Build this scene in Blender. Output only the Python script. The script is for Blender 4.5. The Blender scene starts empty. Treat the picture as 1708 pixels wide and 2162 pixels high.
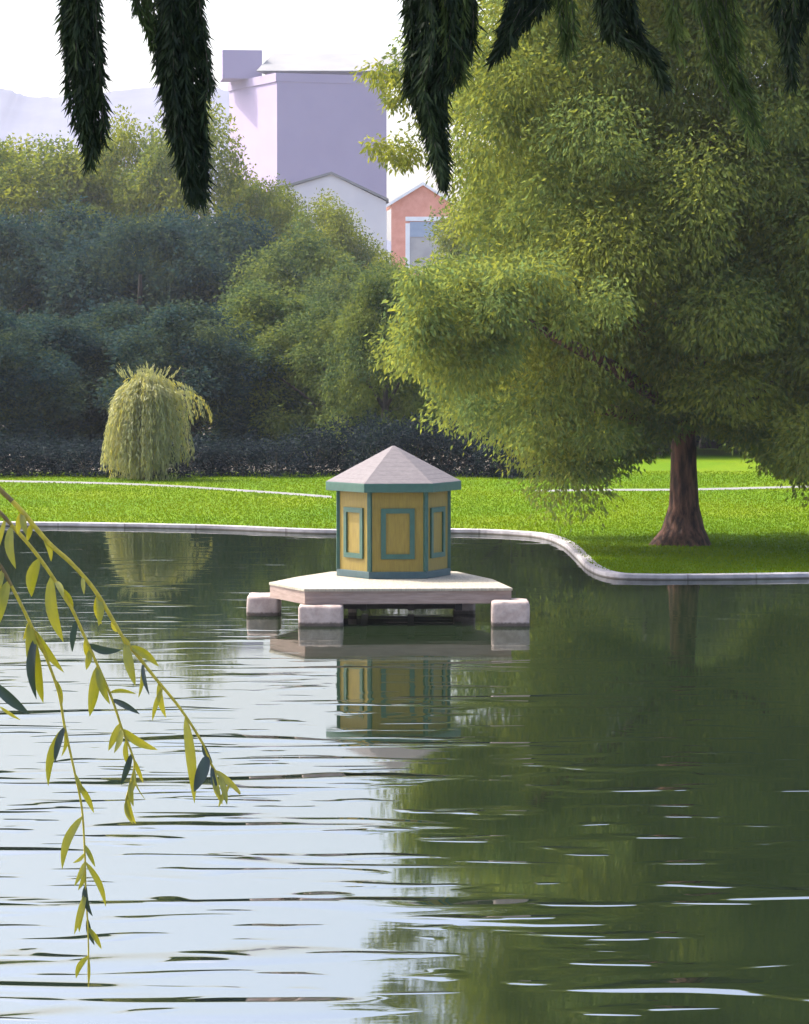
import bpy, bmesh, math, random
import numpy as np
from mathutils import Vector
random.seed(7)
rng = np.random.default_rng(11)
R = math.radians
S = bpy.context.scene
COL = S.collection

# ------------------------------------------------------------------ camera
F, CX, CY, HOR, CAMZ = 7000.0, 854.0, 1080.5, 700.0, 6.0     # picture measured on a 1708 x 2161 grid
PITCH = math.atan((CY - HOR) / F)
cd = bpy.data.cameras.new('camera'); cam = bpy.data.objects.new('camera', cd); COL.objects.link(cam)
cam.location = (0, 0, CAMZ); cam.rotation_euler = (R(90) - PITCH, 0, 0)
cd.sensor_fit = 'VERTICAL'; cd.sensor_height = 24.0; cd.lens = 24.0 * F / 2161.0
cd.clip_start = 0.1; cd.clip_end = 9000
S.camera = cam

def ray(px, py):
    a = (px - CX) / F; b = -(py - CY) / F
    c, s = math.cos(PITCH), math.sin(PITCH)
    return Vector((a, c + b * s, -s + b * c))
def at(px, py, Y):                       # the point at distance Y in front of the camera
    d = ray(px, py); t = Y / d.y
    return Vector((d.x * t, Y, CAMZ + d.z * t))
def on(px, py, z=0.0):                   # the point at height z
    d = ray(px, py); t = (z - CAMZ) / d.z
    return Vector((d.x * t, d.y * t, z))

# ------------------------------------------------------------------ scene objects
def tag(o, label=None, cat=None, group=None, kind=None):
    for k, v in (('label', label), ('category', cat), ('group', group), ('kind', kind)):
        if v: o[k] = v
    return o
def thing(name, label, cat, loc=(0, 0, 0), rz=0.0, group=None):
    o = bpy.data.objects.new(name, None); COL.objects.link(o)
    o.empty_display_size = 0.2
    o.location = loc; o.rotation_euler = (0, 0, rz)
    return tag(o, label, cat, group)
def link_mesh(name, me, mats, parent=None):
    for m in (mats if isinstance(mats, (list, tuple)) else [mats]): me.materials.append(m)
    o = bpy.data.objects.new(name, me); COL.objects.link(o)
    if parent: o.parent = parent
    return o
def obj(name, bm, mats, parent=None, smooth=False):
    me = bpy.data.meshes.new(name); bm.normal_update(); bm.to_mesh(me); bm.free()
    if smooth:
        for p in me.polygons: p.use_smooth = True
    return link_mesh(name, me, mats, parent)
def copy_tree(o, parent=None):
    c = o.copy(); COL.objects.link(c)
    if parent: c.parent = parent
    for ch in list(o.children): copy_tree(ch, c)
    return c

# ------------------------------------------------------------------ mesh helpers
def prism(bm, pts, z0, z1, bevel=0.0):
    b = [bm.verts.new((p[0], p[1], z0)) for p in pts]; t = [bm.verts.new((p[0], p[1], z1)) for p in pts]
    n = len(pts); fs = [bm.faces.new(list(reversed(b))), bm.faces.new(t)]
    for i in range(n): fs.append(bm.faces.new((b[i], b[(i+1) % n], t[(i+1) % n], t[i])))
    if bevel:
        es = {e for f in fs for e in f.edges}
        bmesh.ops.bevel(bm, geom=list(es), offset=bevel, segments=2, affect='EDGES', profile=0.6)
def box(bm, c, s, rz=0.0, bevel=0.0):
    x, y, z = s[0] / 2, s[1] / 2, s[2] / 2
    ca, sa = math.cos(rz), math.sin(rz)
    pts = [(c[0] + a * ca - b * sa, c[1] + a * sa + b * ca) for a, b in ((-x, -y), (x, -y), (x, y), (-x, y))]
    prism(bm, pts, c[2] - z, c[2] + z, bevel)
def tube(bm, pts, rad, n=10, jitter=0.0, cap=True):
    pts = [Vector(p) for p in pts]; rings = []
    up = Vector((0, 0, 1)); d0 = (pts[1] - pts[0]).normalized()
    side = d0.cross(Vector((0.3, 1, 0.2))).normalized()
    for i, p in enumerate(pts):
        d = (pts[min(i + 1, len(pts) - 1)] - pts[max(i - 1, 0)]).normalized()
        side = (side - d * side.dot(d)).normalized(); bi = d.cross(side)
        ring = []
        for k in range(n):
            a = 2 * math.pi * k / n; r = rad[i] * (1 + random.uniform(-jitter, jitter))
            ring.append(bm.verts.new(p + side * math.cos(a) * r + bi * math.sin(a) * r))
        rings.append(ring)
    for a, b in zip(rings, rings[1:]):
        for k in range(n): bm.faces.new((a[k], a[(k+1) % n], b[(k+1) % n], b[k]))
    if cap:
        bm.faces.new(list(reversed(rings[0]))); bm.faces.new(rings[-1])
def smooth_line(ctrl, n):
    """Catmull-Rom through control points, n samples per span."""
    P = [Vector(c) for c in ctrl]; P = [2 * P[0] - P[1]] + P + [2 * P[-1] - P[-2]]
    out = []
    for i in range(1, len(P) - 2):
        a, b, c, d = P[i-1], P[i], P[i+1], P[i+2]
        for k in range(n):
            t = k / n
            out.append(0.5 * ((2*b) + (c - a)*t + (2*a - 5*b + 4*c - d)*t*t + (3*b - a - 3*c + d)*t**3))
    out.append(P[-2]); return out
def unit(v): return v / np.maximum(np.linalg.norm(v, axis=-1, keepdims=True), 1e-9)
def leaves_mesh(name, P, D, L, W, tint):
    """N rhombic leaves folded along the midrib as one mesh."""
    n = len(P); D = unit(D)
    rnd = rng.normal(size=(n, 3)); sd = unit(np.cross(D, rnd)); nm = np.cross(D, sd)
    L = L[:, None]; W = W[:, None]
    v = np.empty((n, 4, 3), np.float32)
    v[:, 0] = P; v[:, 2] = P + D * L + nm * L * 0.08
    mid = P + D * L * 0.42
    v[:, 1] = mid + sd * W * 0.5 + nm * W * 0.18; v[:, 3] = mid - sd * W * 0.5 + nm * W * 0.18
    me = bpy.data.meshes.new(name)
    me.vertices.add(n * 4); me.vertices.foreach_set('co', v.ravel())
    me.loops.add(n * 4); me.loops.foreach_set('vertex_index', np.arange(n * 4, dtype=np.int32))
    me.polygons.add(n); me.polygons.foreach_set('loop_start', np.arange(0, n * 4, 4, dtype=np.int32))
    a = me.attributes.new('tint', 'FLOAT', 'FACE'); a.data.foreach_set('value', np.clip(tint, 0, 1).astype(np.float32))
    me.update(calc_edges=True); me.validate()
    return me

# ------------------------------------------------------------------ materials
class NT:
    def __init__(s, name):
        s.m = bpy.data.materials.new(name); s.m.use_nodes = True; s.t = s.m.node_tree; s.t.nodes.clear()
        s.out = s.add('ShaderNodeOutputMaterial')
    def add(s, t, **kw):
        n = s.t.nodes.new(t)
        for k, v in kw.items(): setattr(n, k, v)
        return n
    def l(s, a, b): s.t.links.new(a, b)
    def ramp(s, fac, stops):
        n = s.add('ShaderNodeValToRGB'); e = n.color_ramp.elements
        while len(e) < len(stops): e.new(0.5)
        for k, (p, c) in enumerate(stops): e[k].position = p; e[k].color = (*c, 1)
        s.l(fac, n.inputs['Fac']); return n.outputs['Color']
    def noise(s, scale, detail=4, rough=0.55, vec=None, mscale=None, dist=0.0):
        n = s.add('ShaderNodeTexNoise'); n.inputs['Distortion'].default_value = dist; n.inputs['Scale'].default_value = scale
        n.inputs['Detail'].default_value = detail; n.inputs['Roughness'].default_value = rough
        if vec is None: vec = s.add('ShaderNodeTexCoord').outputs['Object']
        if mscale:
            mp = s.add('ShaderNodeMapping'); mp.inputs['Scale'].default_value = mscale; s.l(vec, mp.inputs['Vector']); vec = mp.outputs['Vector']
        s.l(vec, n.inputs['Vector']); return n.outputs['Fac']
    def math(s, op, a, b=None, c=None):
        n = s.add('ShaderNodeMath', operation=op)
        for k, v in enumerate((a, b, c)):
            if v is None: continue
            if isinstance(v, (int, float)): n.inputs[k].default_value = v
            else: s.l(v, n.inputs[k])
        return n.outputs[0]
def surf(name, c1, c2, scale=4.0, rough=0.8, bump=0.01, detail=6, mscale=None, lo=0.35, hi=0.65):
    t = NT(name); f = t.noise(scale, detail, 0.6, mscale=mscale)
    b = t.add('ShaderNodeBsdfPrincipled'); t.l(t.ramp(f, [(lo, c1), (hi, c2)]), b.inputs['Base Color'])
    b.inputs['Roughness'].default_value = rough
    if bump:
        bp = t.add('ShaderNodeBump'); bp.inputs['Distance'].default_value = bump; bp.inputs['Strength'].default_value = 1.0
        t.l(f, bp.inputs['Height']); t.l(bp.outputs['Normal'], b.inputs['Normal'])
    t.l(b.outputs[0], t.out.inputs[0]); return t.m
def leaf_mat(name, stops, transl=0.45, gloss=0.03):
    t = NT(name); at_ = t.add('ShaderNodeAttribute', attribute_name='tint')
    col = t.ramp(at_.outputs['Fac'], stops)
    d = t.add('ShaderNodeBsdfDiffuse'); tr = t.add('ShaderNodeBsdfTranslucent'); g = t.add('ShaderNodeBsdfGlossy'); g.inputs['Roughness'].default_value = 0.45
    t.l(col, d.inputs['Color'])
    hs = t.add('ShaderNodeHueSaturation'); hs.inputs['Saturation'].default_value = 1.1; hs.inputs['Value'].default_value = 1.25; hs.inputs['Hue'].default_value = 0.49
    t.l(col, hs.inputs['Color']); t.l(hs.outputs[0], tr.inputs['Color'])
    m1 = t.add('ShaderNodeMixShader'); m1.inputs[0].default_value = transl; t.l(d.outputs[0], m1.inputs[1]); t.l(tr.outputs[0], m1.inputs[2])
    m2 = t.add('ShaderNodeMixShader'); m2.inputs[0].default_value = gloss; t.l(m1.outputs[0], m2.inputs[1]); t.l(g.outputs[0], m2.inputs[2])
    t.l(m2.outputs[0], t.out.inputs[0]); return t.m

M = {}
M['leaf_big'] = leaf_mat('big_tree_leaves', [(0, (.092, .138, .050)), (.5, (.138, .168, .042)), (1, (.185, .200, .038))], 0.52, .0)
M['leaf_far'] = leaf_mat('far_leaves', [(0, (.085, .12, .035)), (.5, (.135, .165, .030)), (1, (.20, .22, .035))], 0.45, .0)
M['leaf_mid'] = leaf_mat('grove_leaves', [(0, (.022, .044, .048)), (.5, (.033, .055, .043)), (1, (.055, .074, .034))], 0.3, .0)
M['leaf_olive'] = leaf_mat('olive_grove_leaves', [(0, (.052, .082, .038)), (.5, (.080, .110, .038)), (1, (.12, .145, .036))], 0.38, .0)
M['leaf_shade'] = leaf_mat('shade_dark_shrub_leaves', [(0, (.008, .014, .022)), (1, (.016, .026, .026))], 0.2, .005)  # near-black navy: shade beneath the trees put into the leaf colour
M['leaf_willow'] = leaf_mat('small_willow_leaves', [(0, (.22, .235, .095)), (.6, (.30, .30, .12)), (1, (.42, .38, .05))], 0.4)
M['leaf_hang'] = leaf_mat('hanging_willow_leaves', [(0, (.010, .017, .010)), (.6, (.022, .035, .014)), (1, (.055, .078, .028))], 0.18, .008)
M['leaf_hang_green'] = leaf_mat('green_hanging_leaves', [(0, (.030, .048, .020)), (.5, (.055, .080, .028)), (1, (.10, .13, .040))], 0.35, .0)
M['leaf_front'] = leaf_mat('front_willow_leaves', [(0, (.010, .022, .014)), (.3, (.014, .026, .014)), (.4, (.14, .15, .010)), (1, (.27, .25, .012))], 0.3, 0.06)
M['stem'] = surf('willow_stem', (.25, .20, .012), (.38, .30, .015), 60, 0.6, 0.0005)
M['stem_old'] = surf('old_willow_stem', (.07, .045, .02), (.16, .11, .02), 40, 0.7, 0.001)
M['bark'] = surf('bark', (.028, .012, .009), (.155, .070, .045), 7.0, 0.95, 0.10, 9, (1, 1, 0.2), .4, .62)
M['bark_grey'] = surf('grey_bark', (.03, .026, .022), (.08, .065, .05), 4.0, 0.95, 0.04, 8, (1, 1, 0.25))
M['wall'] = surf('mustard_painted_boards', (.155, .105, .009), (.20, .142, .014), 6, 0.65, 0.002, 6, (6, 6, 0.6))
M['trim'] = surf('teal_paint', (.013, .060, .043), (.020, .078, .056), 8, 0.5, 0.001)
M['trim_base'] = surf('blue_green_paint', (.024, .055, .062), (.034, .072, .078), 8, 0.55, 0.001)
M['roof'] = surf('pink_grey_shingle', (.095, .082, .087), (.122, .107, .112), 9, 0.85, 0.006, 6, (1, 1, 3))
M['deck'] = surf('weathered_deck', (.20, .18, .135), (.28, .25, .195), 3, 0.8, 0.004, 6, (8, 0.8, 1))
M['deck_edge'] = surf('fascia_board', (.165, .115, .095), (.225, .165, .14), 3, 0.8, 0.003, 6, (0.8, 0.8, 8))
def float_mat():
    t = NT('pinkish_stone'); tc = t.add('ShaderNodeTexCoord').outputs['Object']; f = t.noise(5, 8, .65, tc); f2 = t.noise(16, 5, .6, tc)
    c = t.ramp(f, [(.35, (.23, .175, .155)), (.65, (.34, .275, .245))]); sp = t.add('ShaderNodeSeparateXYZ'); t.l(tc, sp.inputs[0])
    wet = t.ramp(t.math('ADD', sp.outputs['Z'], t.math('MULTIPLY', f2, .06)), [(.085, (.22, .20, .17)), (.125, (1, 1, 1))])   # algae-dark wet foot
    mx = t.add('ShaderNodeMix', data_type='RGBA', blend_type='MULTIPLY'); mx.inputs[0].default_value = 1; t.l(c, mx.inputs[6]); t.l(wet, mx.inputs[7])
    b = t.add('ShaderNodeBsdfPrincipled'); b.inputs['Roughness'].default_value = .85; t.l(mx.outputs[2], b.inputs['Base Color'])
    bp = t.add('ShaderNodeBump'); bp.inputs['Distance'].default_value = .03; t.l(f, bp.inputs['Height']); t.l(bp.outputs[0], b.inputs['Normal'])
    t.l(b.outputs[0], t.out.inputs[0]); return t.m
M['float'] = float_mat()
M['frame_shade'] = surf('shade_dark_timber', (.02, .018, .02), (.04, .035, .035), 5, 0.7, 0.003)  # timber coloured near-black, the shade beneath the deck put in
def kerb_mat():
    t = NT('granite_coping'); tc = t.add('ShaderNodeTexCoord').outputs['Object']; f = t.noise(2.2, 8, .6, tc); c = t.ramp(f, [(.35, (.20, .19, .20)), (.65, (.33, .315, .325))])
    sp = t.add('ShaderNodeSeparateXYZ'); t.l(tc, sp.inputs[0]); u = t.math('MULTIPLY', t.math('ADD', sp.outputs['X'], t.math('MULTIPLY', sp.outputs['Y'], .55)), .55)
    j = t.ramp(t.math('FRACT', u), [(0, (.45, .42, .40)), (.035, (1, 1, 1))])                      # mortar joints
    wn = t.add('ShaderNodeTexWhiteNoise', noise_dimensions='1D'); t.l(t.math('FLOOR', u), wn.inputs['W']); tone = t.ramp(wn.outputs['Value'], [(0, (.82, .80, .80)), (1, (1.12, 1.12, 1.12))])
    z = t.ramp(t.math('ADD', sp.outputs['Z'], t.math('MULTIPLY', f, .03)), [(.035, (.30, .27, .22)), (.06, (1, 1, 1))])   # wet foot
    for k in (j, tone, z):
        mx = t.add('ShaderNodeMix', data_type='RGBA', blend_type='MULTIPLY'); mx.inputs[0].default_value = 1; t.l(c, mx.inputs[6]); t.l(k, mx.inputs[7]); c = mx.outputs[2]
    b = t.add('ShaderNodeBsdfPrincipled'); b.inputs['Roughness'].default_value = .9; t.l(c, b.inputs['Base Color'])
    bp = t.add('ShaderNodeBump'); bp.inputs['Distance'].default_value = .01; t.l(f, bp.inputs['Height']); t.l(bp.outputs[0], b.inputs['Normal']); t.l(b.outputs[0], t.out.inputs[0]); return t.m
M['kerb'] = kerb_mat()
M['path'] = surf('pale_path', (.105, .103, .10), (.155, .152, .15), 1.5, 0.95, 0.004)
M['ground'] = surf('bare_ground', (.07, .06, .045), (.11, .095, .075), 0.05, 0.95, 0)
M['tower'] = surf('lilac_render', (.25, .205, .315), (.272, .225, .34), 0.05, 0.9, 0, 3)
M['tower_roof'] = surf('light_grey_roof', (.135, .135, .138), (.165, .165, .168), 0.1, 0.9, 0, 3)
M['pale_wall'] = surf('pale_grey_render', (.48, .46, .49), (.54, .52, .54), 0.1, 0.9, 0, 3)
M['brick'] = surf('salmon_brick', (.66, .27, .19), (.76, .35, .26), 0.8, 0.9, 0, 6)
M['white'] = surf('white_paint', (.74, .74, .76), (.82, .82, .83), 1.0, 0.7, 0)
M['bluegrey'] = surf('blue_grey_slate', (.25, .31, .42), (.30, .36, .47), 1.0, 0.7, 0)
M['hill'] = surf('hill_woods', (.055, .06, .10), (.085, .09, .14), 0.02, 1.0, 0, 6)
M['glass'] = surf('window_glass', (.34, .32, .33), (.42, .40, .40), 0.5, 0.25, 0)

def lawn_mat():
    t = NT('lawn_grass'); a = t.noise(0.16, 4, 0.6, mscale=(1, 0.5, 1)); b = t.noise(6.0, 6, 0.7)
    c1 = t.ramp(a, [(.30, (.056, .122, .005)), (.5, (.082, .145, .003)), (.70, (.120, .160, .003))])
    mx = t.add('ShaderNodeMix', data_type='RGBA', blend_type='MULTIPLY'); mx.inputs[0].default_value = 0.6
    t.l(c1, mx.inputs[6]); t.l(t.ramp(b, [(.3, (.6, .65, .5)), (.7, (1.1, 1.1, 1.0))]), mx.inputs[7])
    p = t.add('ShaderNodeBsdfPrincipled'); p.inputs['Roughness'].default_value = 0.95; p.inputs['Specular IOR Level'].default_value = 0.05
    t.l(mx.outputs[2], p.inputs['Base Color'])
    bp = t.add('ShaderNodeBump'); bp.inputs['Distance'].default_value = 0.05; t.l(b, bp.inputs['Height']); t.l(bp.outputs[0], p.inputs['Normal'])
    t.l(p.outputs[0], t.out.inputs[0]); return t.m
M['lawn'] = lawn_mat()
M['grass'] = leaf_mat('grass_blades', [(0, (.066, .135, .005)), (.5, (.092, .152, .003)), (1, (.135, .170, .003))], 0.35, 0.0)

def water_mat():
    t = NT('pond_water'); tc = t.add('ShaderNodeTexCoord').outputs['Object']
    # wavelets: mostly calm water with separate low humps, long across the view
    n1 = t.noise(1.0, 1.5, 0.45, tc, (0.22, 0.72, 1), .5); n2 = t.noise(1.0, 1.0, 0.4, tc, (0.75, 2.0, 1), .4); n3 = t.noise(1.0, 2.0, 0.5, tc, (3.0, 7.0, 1))
    def hump(f, lo, hi, amp):
        m = t.add('ShaderNodeMapRange', interpolation_type='SMOOTHSTEP'); t.l(f, m.inputs['Value'])
        m.inputs['From Min'].default_value = lo; m.inputs['From Max'].default_value = hi; m.inputs['To Max'].default_value = amp
        return m.outputs[0]
    h = t.math('ADD', hump(n1, 0.56, 0.75, WAVE[0]), hump(n2, 0.575, 0.785, WAVE[1]))
    h = t.math('ADD', h, t.math('MULTIPLY', n3, WAVE[2]))
    sp = t.add('ShaderNodeSeparateXYZ'); t.l(tc, sp.inputs[0])            # sheltered water near the far bank is calmer
    cm = t.add('ShaderNodeMapRange', interpolation_type='SMOOTHSTEP'); t.l(sp.outputs['Y'], cm.inputs['Value'])
    for k_, v_ in (('From Min', 38), ('From Max', 64), ('To Min', 1.0), ('To Max', .09)): cm.inputs[k_].default_value = v_
    h = t.math('MULTIPLY', h, cm.outputs[0])
    bp = t.add('ShaderNodeBump'); bp.inputs['Strength'].default_value = 1.0; bp.inputs['Distance'].default_value = 1.0
    t.l(h, bp.inputs['Height'])
    fr = t.add('ShaderNodeFresnel'); fr.inputs['IOR'].default_value = 5.2; t.l(bp.outputs[0], fr.inputs['Normal'])
    d = t.add('ShaderNodeBsdfDiffuse'); g = t.add('ShaderNodeBsdfGlossy'); g.inputs['Roughness'].default_value = 0.03
    d.inputs['Color'].default_value = (.008, .014, .006, 1)
    t.l(bp.outputs[0], g.inputs['Normal'])
    m = t.add('ShaderNodeMixShader'); t.l(fr.outputs[0], m.inputs[0]); t.l(d.outputs[0], m.inputs[1]); t.l(g.outputs[0], m.inputs[2])
    t.l(m.outputs[0], t.out.inputs[0]); return t.m
WAVE = (0.042, 0.019, 0.0003)
M['water'] = water_mat()

# ------------------------------------------------------------------ world and sun
SUN_AZ, SUN_EL = R(-62), R(52)            # azimuth measured from the view direction towards the right
w = bpy.data.worlds.new('World'); S.world = w; w.use_nodes = True
nt = w.node_tree; bg = nt.nodes['Background']; sk = nt.nodes.new('ShaderNodeTexSky')
sk.sky_type = 'NISHITA'; sk.sun_disc = False; sk.sun_elevation = SUN_EL; sk.sun_rotation = SUN_AZ
sk.air_density = 0.9; sk.dust_density = 5.5; sk.ozone_density = 1.0
nt.links.new(sk.outputs[0], bg.inputs[0]); bg.inputs[1].default_value = 0.15
sd = Vector((math.sin(SUN_AZ) * math.cos(SUN_EL), math.cos(SUN_AZ) * math.cos(SUN_EL), math.sin(SUN_EL)))
ld = bpy.data.lights.new('sun', 'SUN'); ld.energy = 2.0; ld.angle = R(0.5); ld.color = (1, .95, .86)
sun = bpy.data.objects.new('sun', ld); COL.objects.link(sun); sun.location = (-30, 40, 60)
sun.rotation_euler = (-sd).to_track_quat('-Z', 'Y').to_euler()
vs = S.view_settings; vs.view_transform = 'Standard'; vs.look = 'None'; vs.gamma = 1; vs.exposure = 2.0; vs.use_curve_mapping = False
S.cycles.max_bounces = 8; S.cycles.transparent_max_bounces = 8; S.cycles.sample_clamp_indirect = 6; S.cycles.sample_clamp_direct = 12

# ------------------------------------------------------------------ setting: water, lawn, coping, paths, hills
GZ = 0.10
bm = bmesh.new(); box_pts = [(-400, -60), (400, -60), (400, 125), (-400, 125)]
bm.faces.new([bm.verts.new((x, y, 0)) for x, y in box_pts]); tag(obj('water', bm, M['water']), kind='structure')

shore_px = [(0, 1103), (200, 1105), (450, 1110), (690, 1119), (960, 1118), (1080, 1122), (1150, 1129), (1195, 1146), (1225, 1172), (1250, 1195), (1290, 1210), (1360, 1214), (1500, 1214), (1708, 1211)]
ctrl = [on(x, y, GZ) for x, y in shore_px]
shore = smooth_line(ctrl, 8)
p0, p1 = shore[0], shore[-1]
shore = [Vector((-400, p0.y + 4, GZ)), Vector((-60, p0.y + 3, GZ)), Vector((-25, p0.y + .8, GZ))] + shore + [Vector((p1.x + 10, p1.y + .5, GZ)), Vector((60, p1.y + 6, GZ)), Vector((400, p1.y + 20, GZ))]
bm = bmesh.new(); a = [bm.verts.new(p) for p in shore]; m = [bm.verts.new((p.x, 139 + 38 * min(1, max(0, (p.x - 3.5) / 1.5)), GZ)) for p in shore]
for r1, r2 in ((a, m),):
    for i in range(len(r1) - 1): bm.faces.new((r1[i], r1[i+1], r2[i+1], r2[i]))
tag(obj('lawn', bm, M['lawn']), kind='structure')
bm = bmesh.new(); bm.faces.new([bm.verts.new(p) for p in ((-2500, 136, GZ - .02), (2500, 136, GZ - .02), (2500, 3900, GZ - .02), (-2500, 3900, GZ - .02))])
tag(obj('ground', bm, M['ground']), kind='structure')
# stone coping: a real kerb with a wet foot in the water
bm = bmesh.new(); rows = []
prof = [(0.0, -0.5), (0.0, GZ + .012), (0.03, GZ + .03), (.30, GZ + .03), (.33, GZ - .05)]
for i, p in enumerate(shore):
    d = (shore[min(i + 1, len(shore) - 1)] - shore[max(i - 1, 0)]).normalized(); nrm = Vector((-d.y, d.x, 0))
    rows.append([bm.verts.new((p.x + nrm.x * (u - .1), p.y + nrm.y * (u - .1), z)) for u, z in prof])
for r1, r2 in zip(rows, rows[1:]):
    for k in range(len(prof) - 1): bm.faces.new((r1[k], r2[k], r2[k+1], r1[k+1]))
tag(obj('kerb', bm, M['kerb']), kind='structure')
def ribbon(px, w0, name):
    pts = smooth_line([on(x, y, GZ + .006) for x, y in px], 8); bm = bmesh.new(); n = len(pts); prev = None
    for i, p in enumerate(pts):
        h = w0 / 2
        v = (bm.verts.new((p.x, p.y - h, GZ + .006)), bm.verts.new((p.x, p.y + h, GZ + .006)))
        if prev: bm.faces.new((prev[0], v[0], v[1], prev[1]))
        prev = v
    return tag(obj(name, bm, M['path']), kind='structure'), pts
_, path1 = ribbon([(-200, 1012), (150, 1018), (330, 1024), (480, 1033), (640, 1044), (700, 1049)], 1.5, 'path')
_, path2 = ribbon([(1130, 1036), (1250, 1034), (1450, 1033), (1620, 1029), (1900, 1022)], 1.5, 'path')
# near bank on the left, outside the frame, where the overhanging willows are rooted
bm = bmesh.new(); nb = [(-40, -20), (-3.0, -20), (-3.4, 4), (-4.6, 12), (-6.5, 22), (-9.5, 34), (-15, 42), (-40, 50)]
prism(bm, nb, -0.5, 0.5, 0.1); tag(obj('bank', bm, M['lawn']), kind='structure')
# hills
bm = bmesh.new(); rows = []
hp = [(-900, 150), (-500, 168), (-150, 165), (0, 186), (60, 202), (140, 204), (240, 192), (330, 183), (420, 180), (520, 210), (640, 320), (760, 470), (1000, 560), (1500, 560), (2600, 330), (3600, 500)]
top = smooth_line([at(x, y, 2700) for x, y in hp], 6)
for i, p in enumerate(top):
    jz = random.uniform(-.8, .8)
    rows.append([bm.verts.new((p.x, 2200, -1)), bm.verts.new((p.x, 2450, p.z * .55)), bm.verts.new((p.x, 2700, p.z + jz)), bm.verts.new((p.x, 3000, p.z * .8)), bm.verts.new((p.x, 3500, -1))])
for r1, r2 in zip(rows, rows[1:]):
    for k in range(4): bm.faces.new((r1[k], r2[k], r2[k+1], r1[k+1]))
tag(obj('hills', bm, M['hill'], smooth=True), kind='structure')

# grass blades over the lawn that is in view
sx = np.array([p.x for p in shore]); sy = np.array([p.y for p in shore])
N = 170000
gy = 80 + 60 * rng.random(N) ** 1.25; gx = (rng.random(N) - .5) * .27 * gy
keep = gy > np.interp(gx, sx, sy) + .45
for pp, hw in ((path1, .8), (path2, 1.0)):
    yy = np.interp(gx, [p.x for p in pp], [p.y for p in pp], left=1e6, right=1e6); keep &= np.abs(gy - yy) > hw
gx, gy = gx[keep], gy[keep]; N = len(gx)
GP = np.stack([gx, gy, np.full(N, GZ - .005)], 1); GD = np.stack([rng.normal(0, .35, N), rng.normal(0, .35, N), np.ones(N)], 1)
band = .5 + .5 * np.sin(gx * .35 + 2 * np.sin(gy * .21)) * .5
g = link_mesh('grass', leaves_mesh('grass', GP, GD, rng.uniform(.04, .08, N), rng.uniform(.025, .045, N), band * .7 + rng.random(N) * .3), M['grass'])
tag(g, 'short bright green grass covering the lawn', 'grass', kind='stuff')

# ------------------------------------------------------------------ trees
def crown_mesh(name, clumps, per_m2, L, W, droop=0.6, tint_spread=.25, rag=.15):
    Ps, Ds, Ls, Ws, Ts = [], [], [], [], []
    for (x, y, z, r, sq, tn) in clumps:
        n = max(20, int(per_m2 * r * r))
        u = unit(rng.normal(size=(n, 3))); rr = r * rng.random(n) ** .5 * (1 + rag * np.minimum(np.abs(rng.normal(0, 1, n)), 1.7))
        ax = rng.uniform(.75, 1.25, 3); P = u * rr[:, None] * np.array([ax[0], ax[1], sq * ax[2]]) + np.array([x, y, z])
        P[:, 2] -= .10 * r * (np.linalg.norm(P[:, :2] - np.array([x, y]), axis=1) / r) ** 2
        D = u * .7 + np.array([0, 0, -droop]) + rng.normal(0, .45, (n, 3))
        Ps.append(P); Ds.append(D); Ls.append(rng.uniform(.7, 1.3, n) * L); Ws.append(rng.uniform(.7, 1.3, n) * W)
        Ts.append(np.clip(tn + rng.normal(0, tint_spread, n), 0, 1))
    return leaves_mesh(name, np.concatenate(Ps), np.concatenate(Ds), np.concatenate(Ls), np.concatenate(Ws), np.concatenate(Ts))
def profile_clumps(prof, n, rmin, rmax, shell=.6, squash=.8, lob=.14, cut=None, stretch_y=1.0):
    zs = [p[0] for p in prof]; rs = [p[1] for p in prof]; out = []; ph = rng.random(3) * 6.28
    wz = np.linspace(zs[0], zs[-1], 200); wr = np.interp(wz, zs, rs); cdf = np.cumsum(wr + .6); cdf /= cdf[-1]
    while len(out) < n:
        z = float(np.interp(rng.random(), cdf, wz)); a = rng.random() * 6.283
        r = float(np.interp(z, zs, rs)) * (1 + lob * math.sin(3 * a + ph[0] + z * .4) + lob * .7 * math.sin(5 * a + ph[1] - z * .6))
        k = shell + (1 - shell) * rng.random() ** .6
        cr = rng.uniform(rmin, rmax); rad = max(0, r - cr * .5) * k
        x, y = math.cos(a) * rad, math.sin(a) * rad * stretch_y
        if cut and not cut(x, y, z): continue
        out.append((x, y, z, cr, squash, rng.random()))
    return out
def trunk_bm(h, r0, r1, lean=(0, 0), flare=1.6, limbs=(), n=14):
    bm = bmesh.new(); pts = []; rad = []
    for t in (0, .04, .1, .2, .35, .55, .8, 1):
        pts.append((lean[0] * t, lean[1] * t, h * t - .15 * (t == 0)))
        rad.append((r0 + (r1 - r0) * t) * (1 + (flare - 1) * math.exp(-t * 9)))
    tube(bm, pts, rad, n, .07)
    for (z, dx, dy, dz, r) in limbs:
        p = Vector((lean[0] * z / h, lean[1] * z / h, z)); q = Vector((dx, dy, dz))
        tube(bm, [p, p + q * .35 + Vector((0, 0, dz * .08)), p + q * .7 + Vector((0, 0, dz * .06)), p + q], [r, r * .75, r * .5, r * .2], 8, .06)
    return bm

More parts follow.
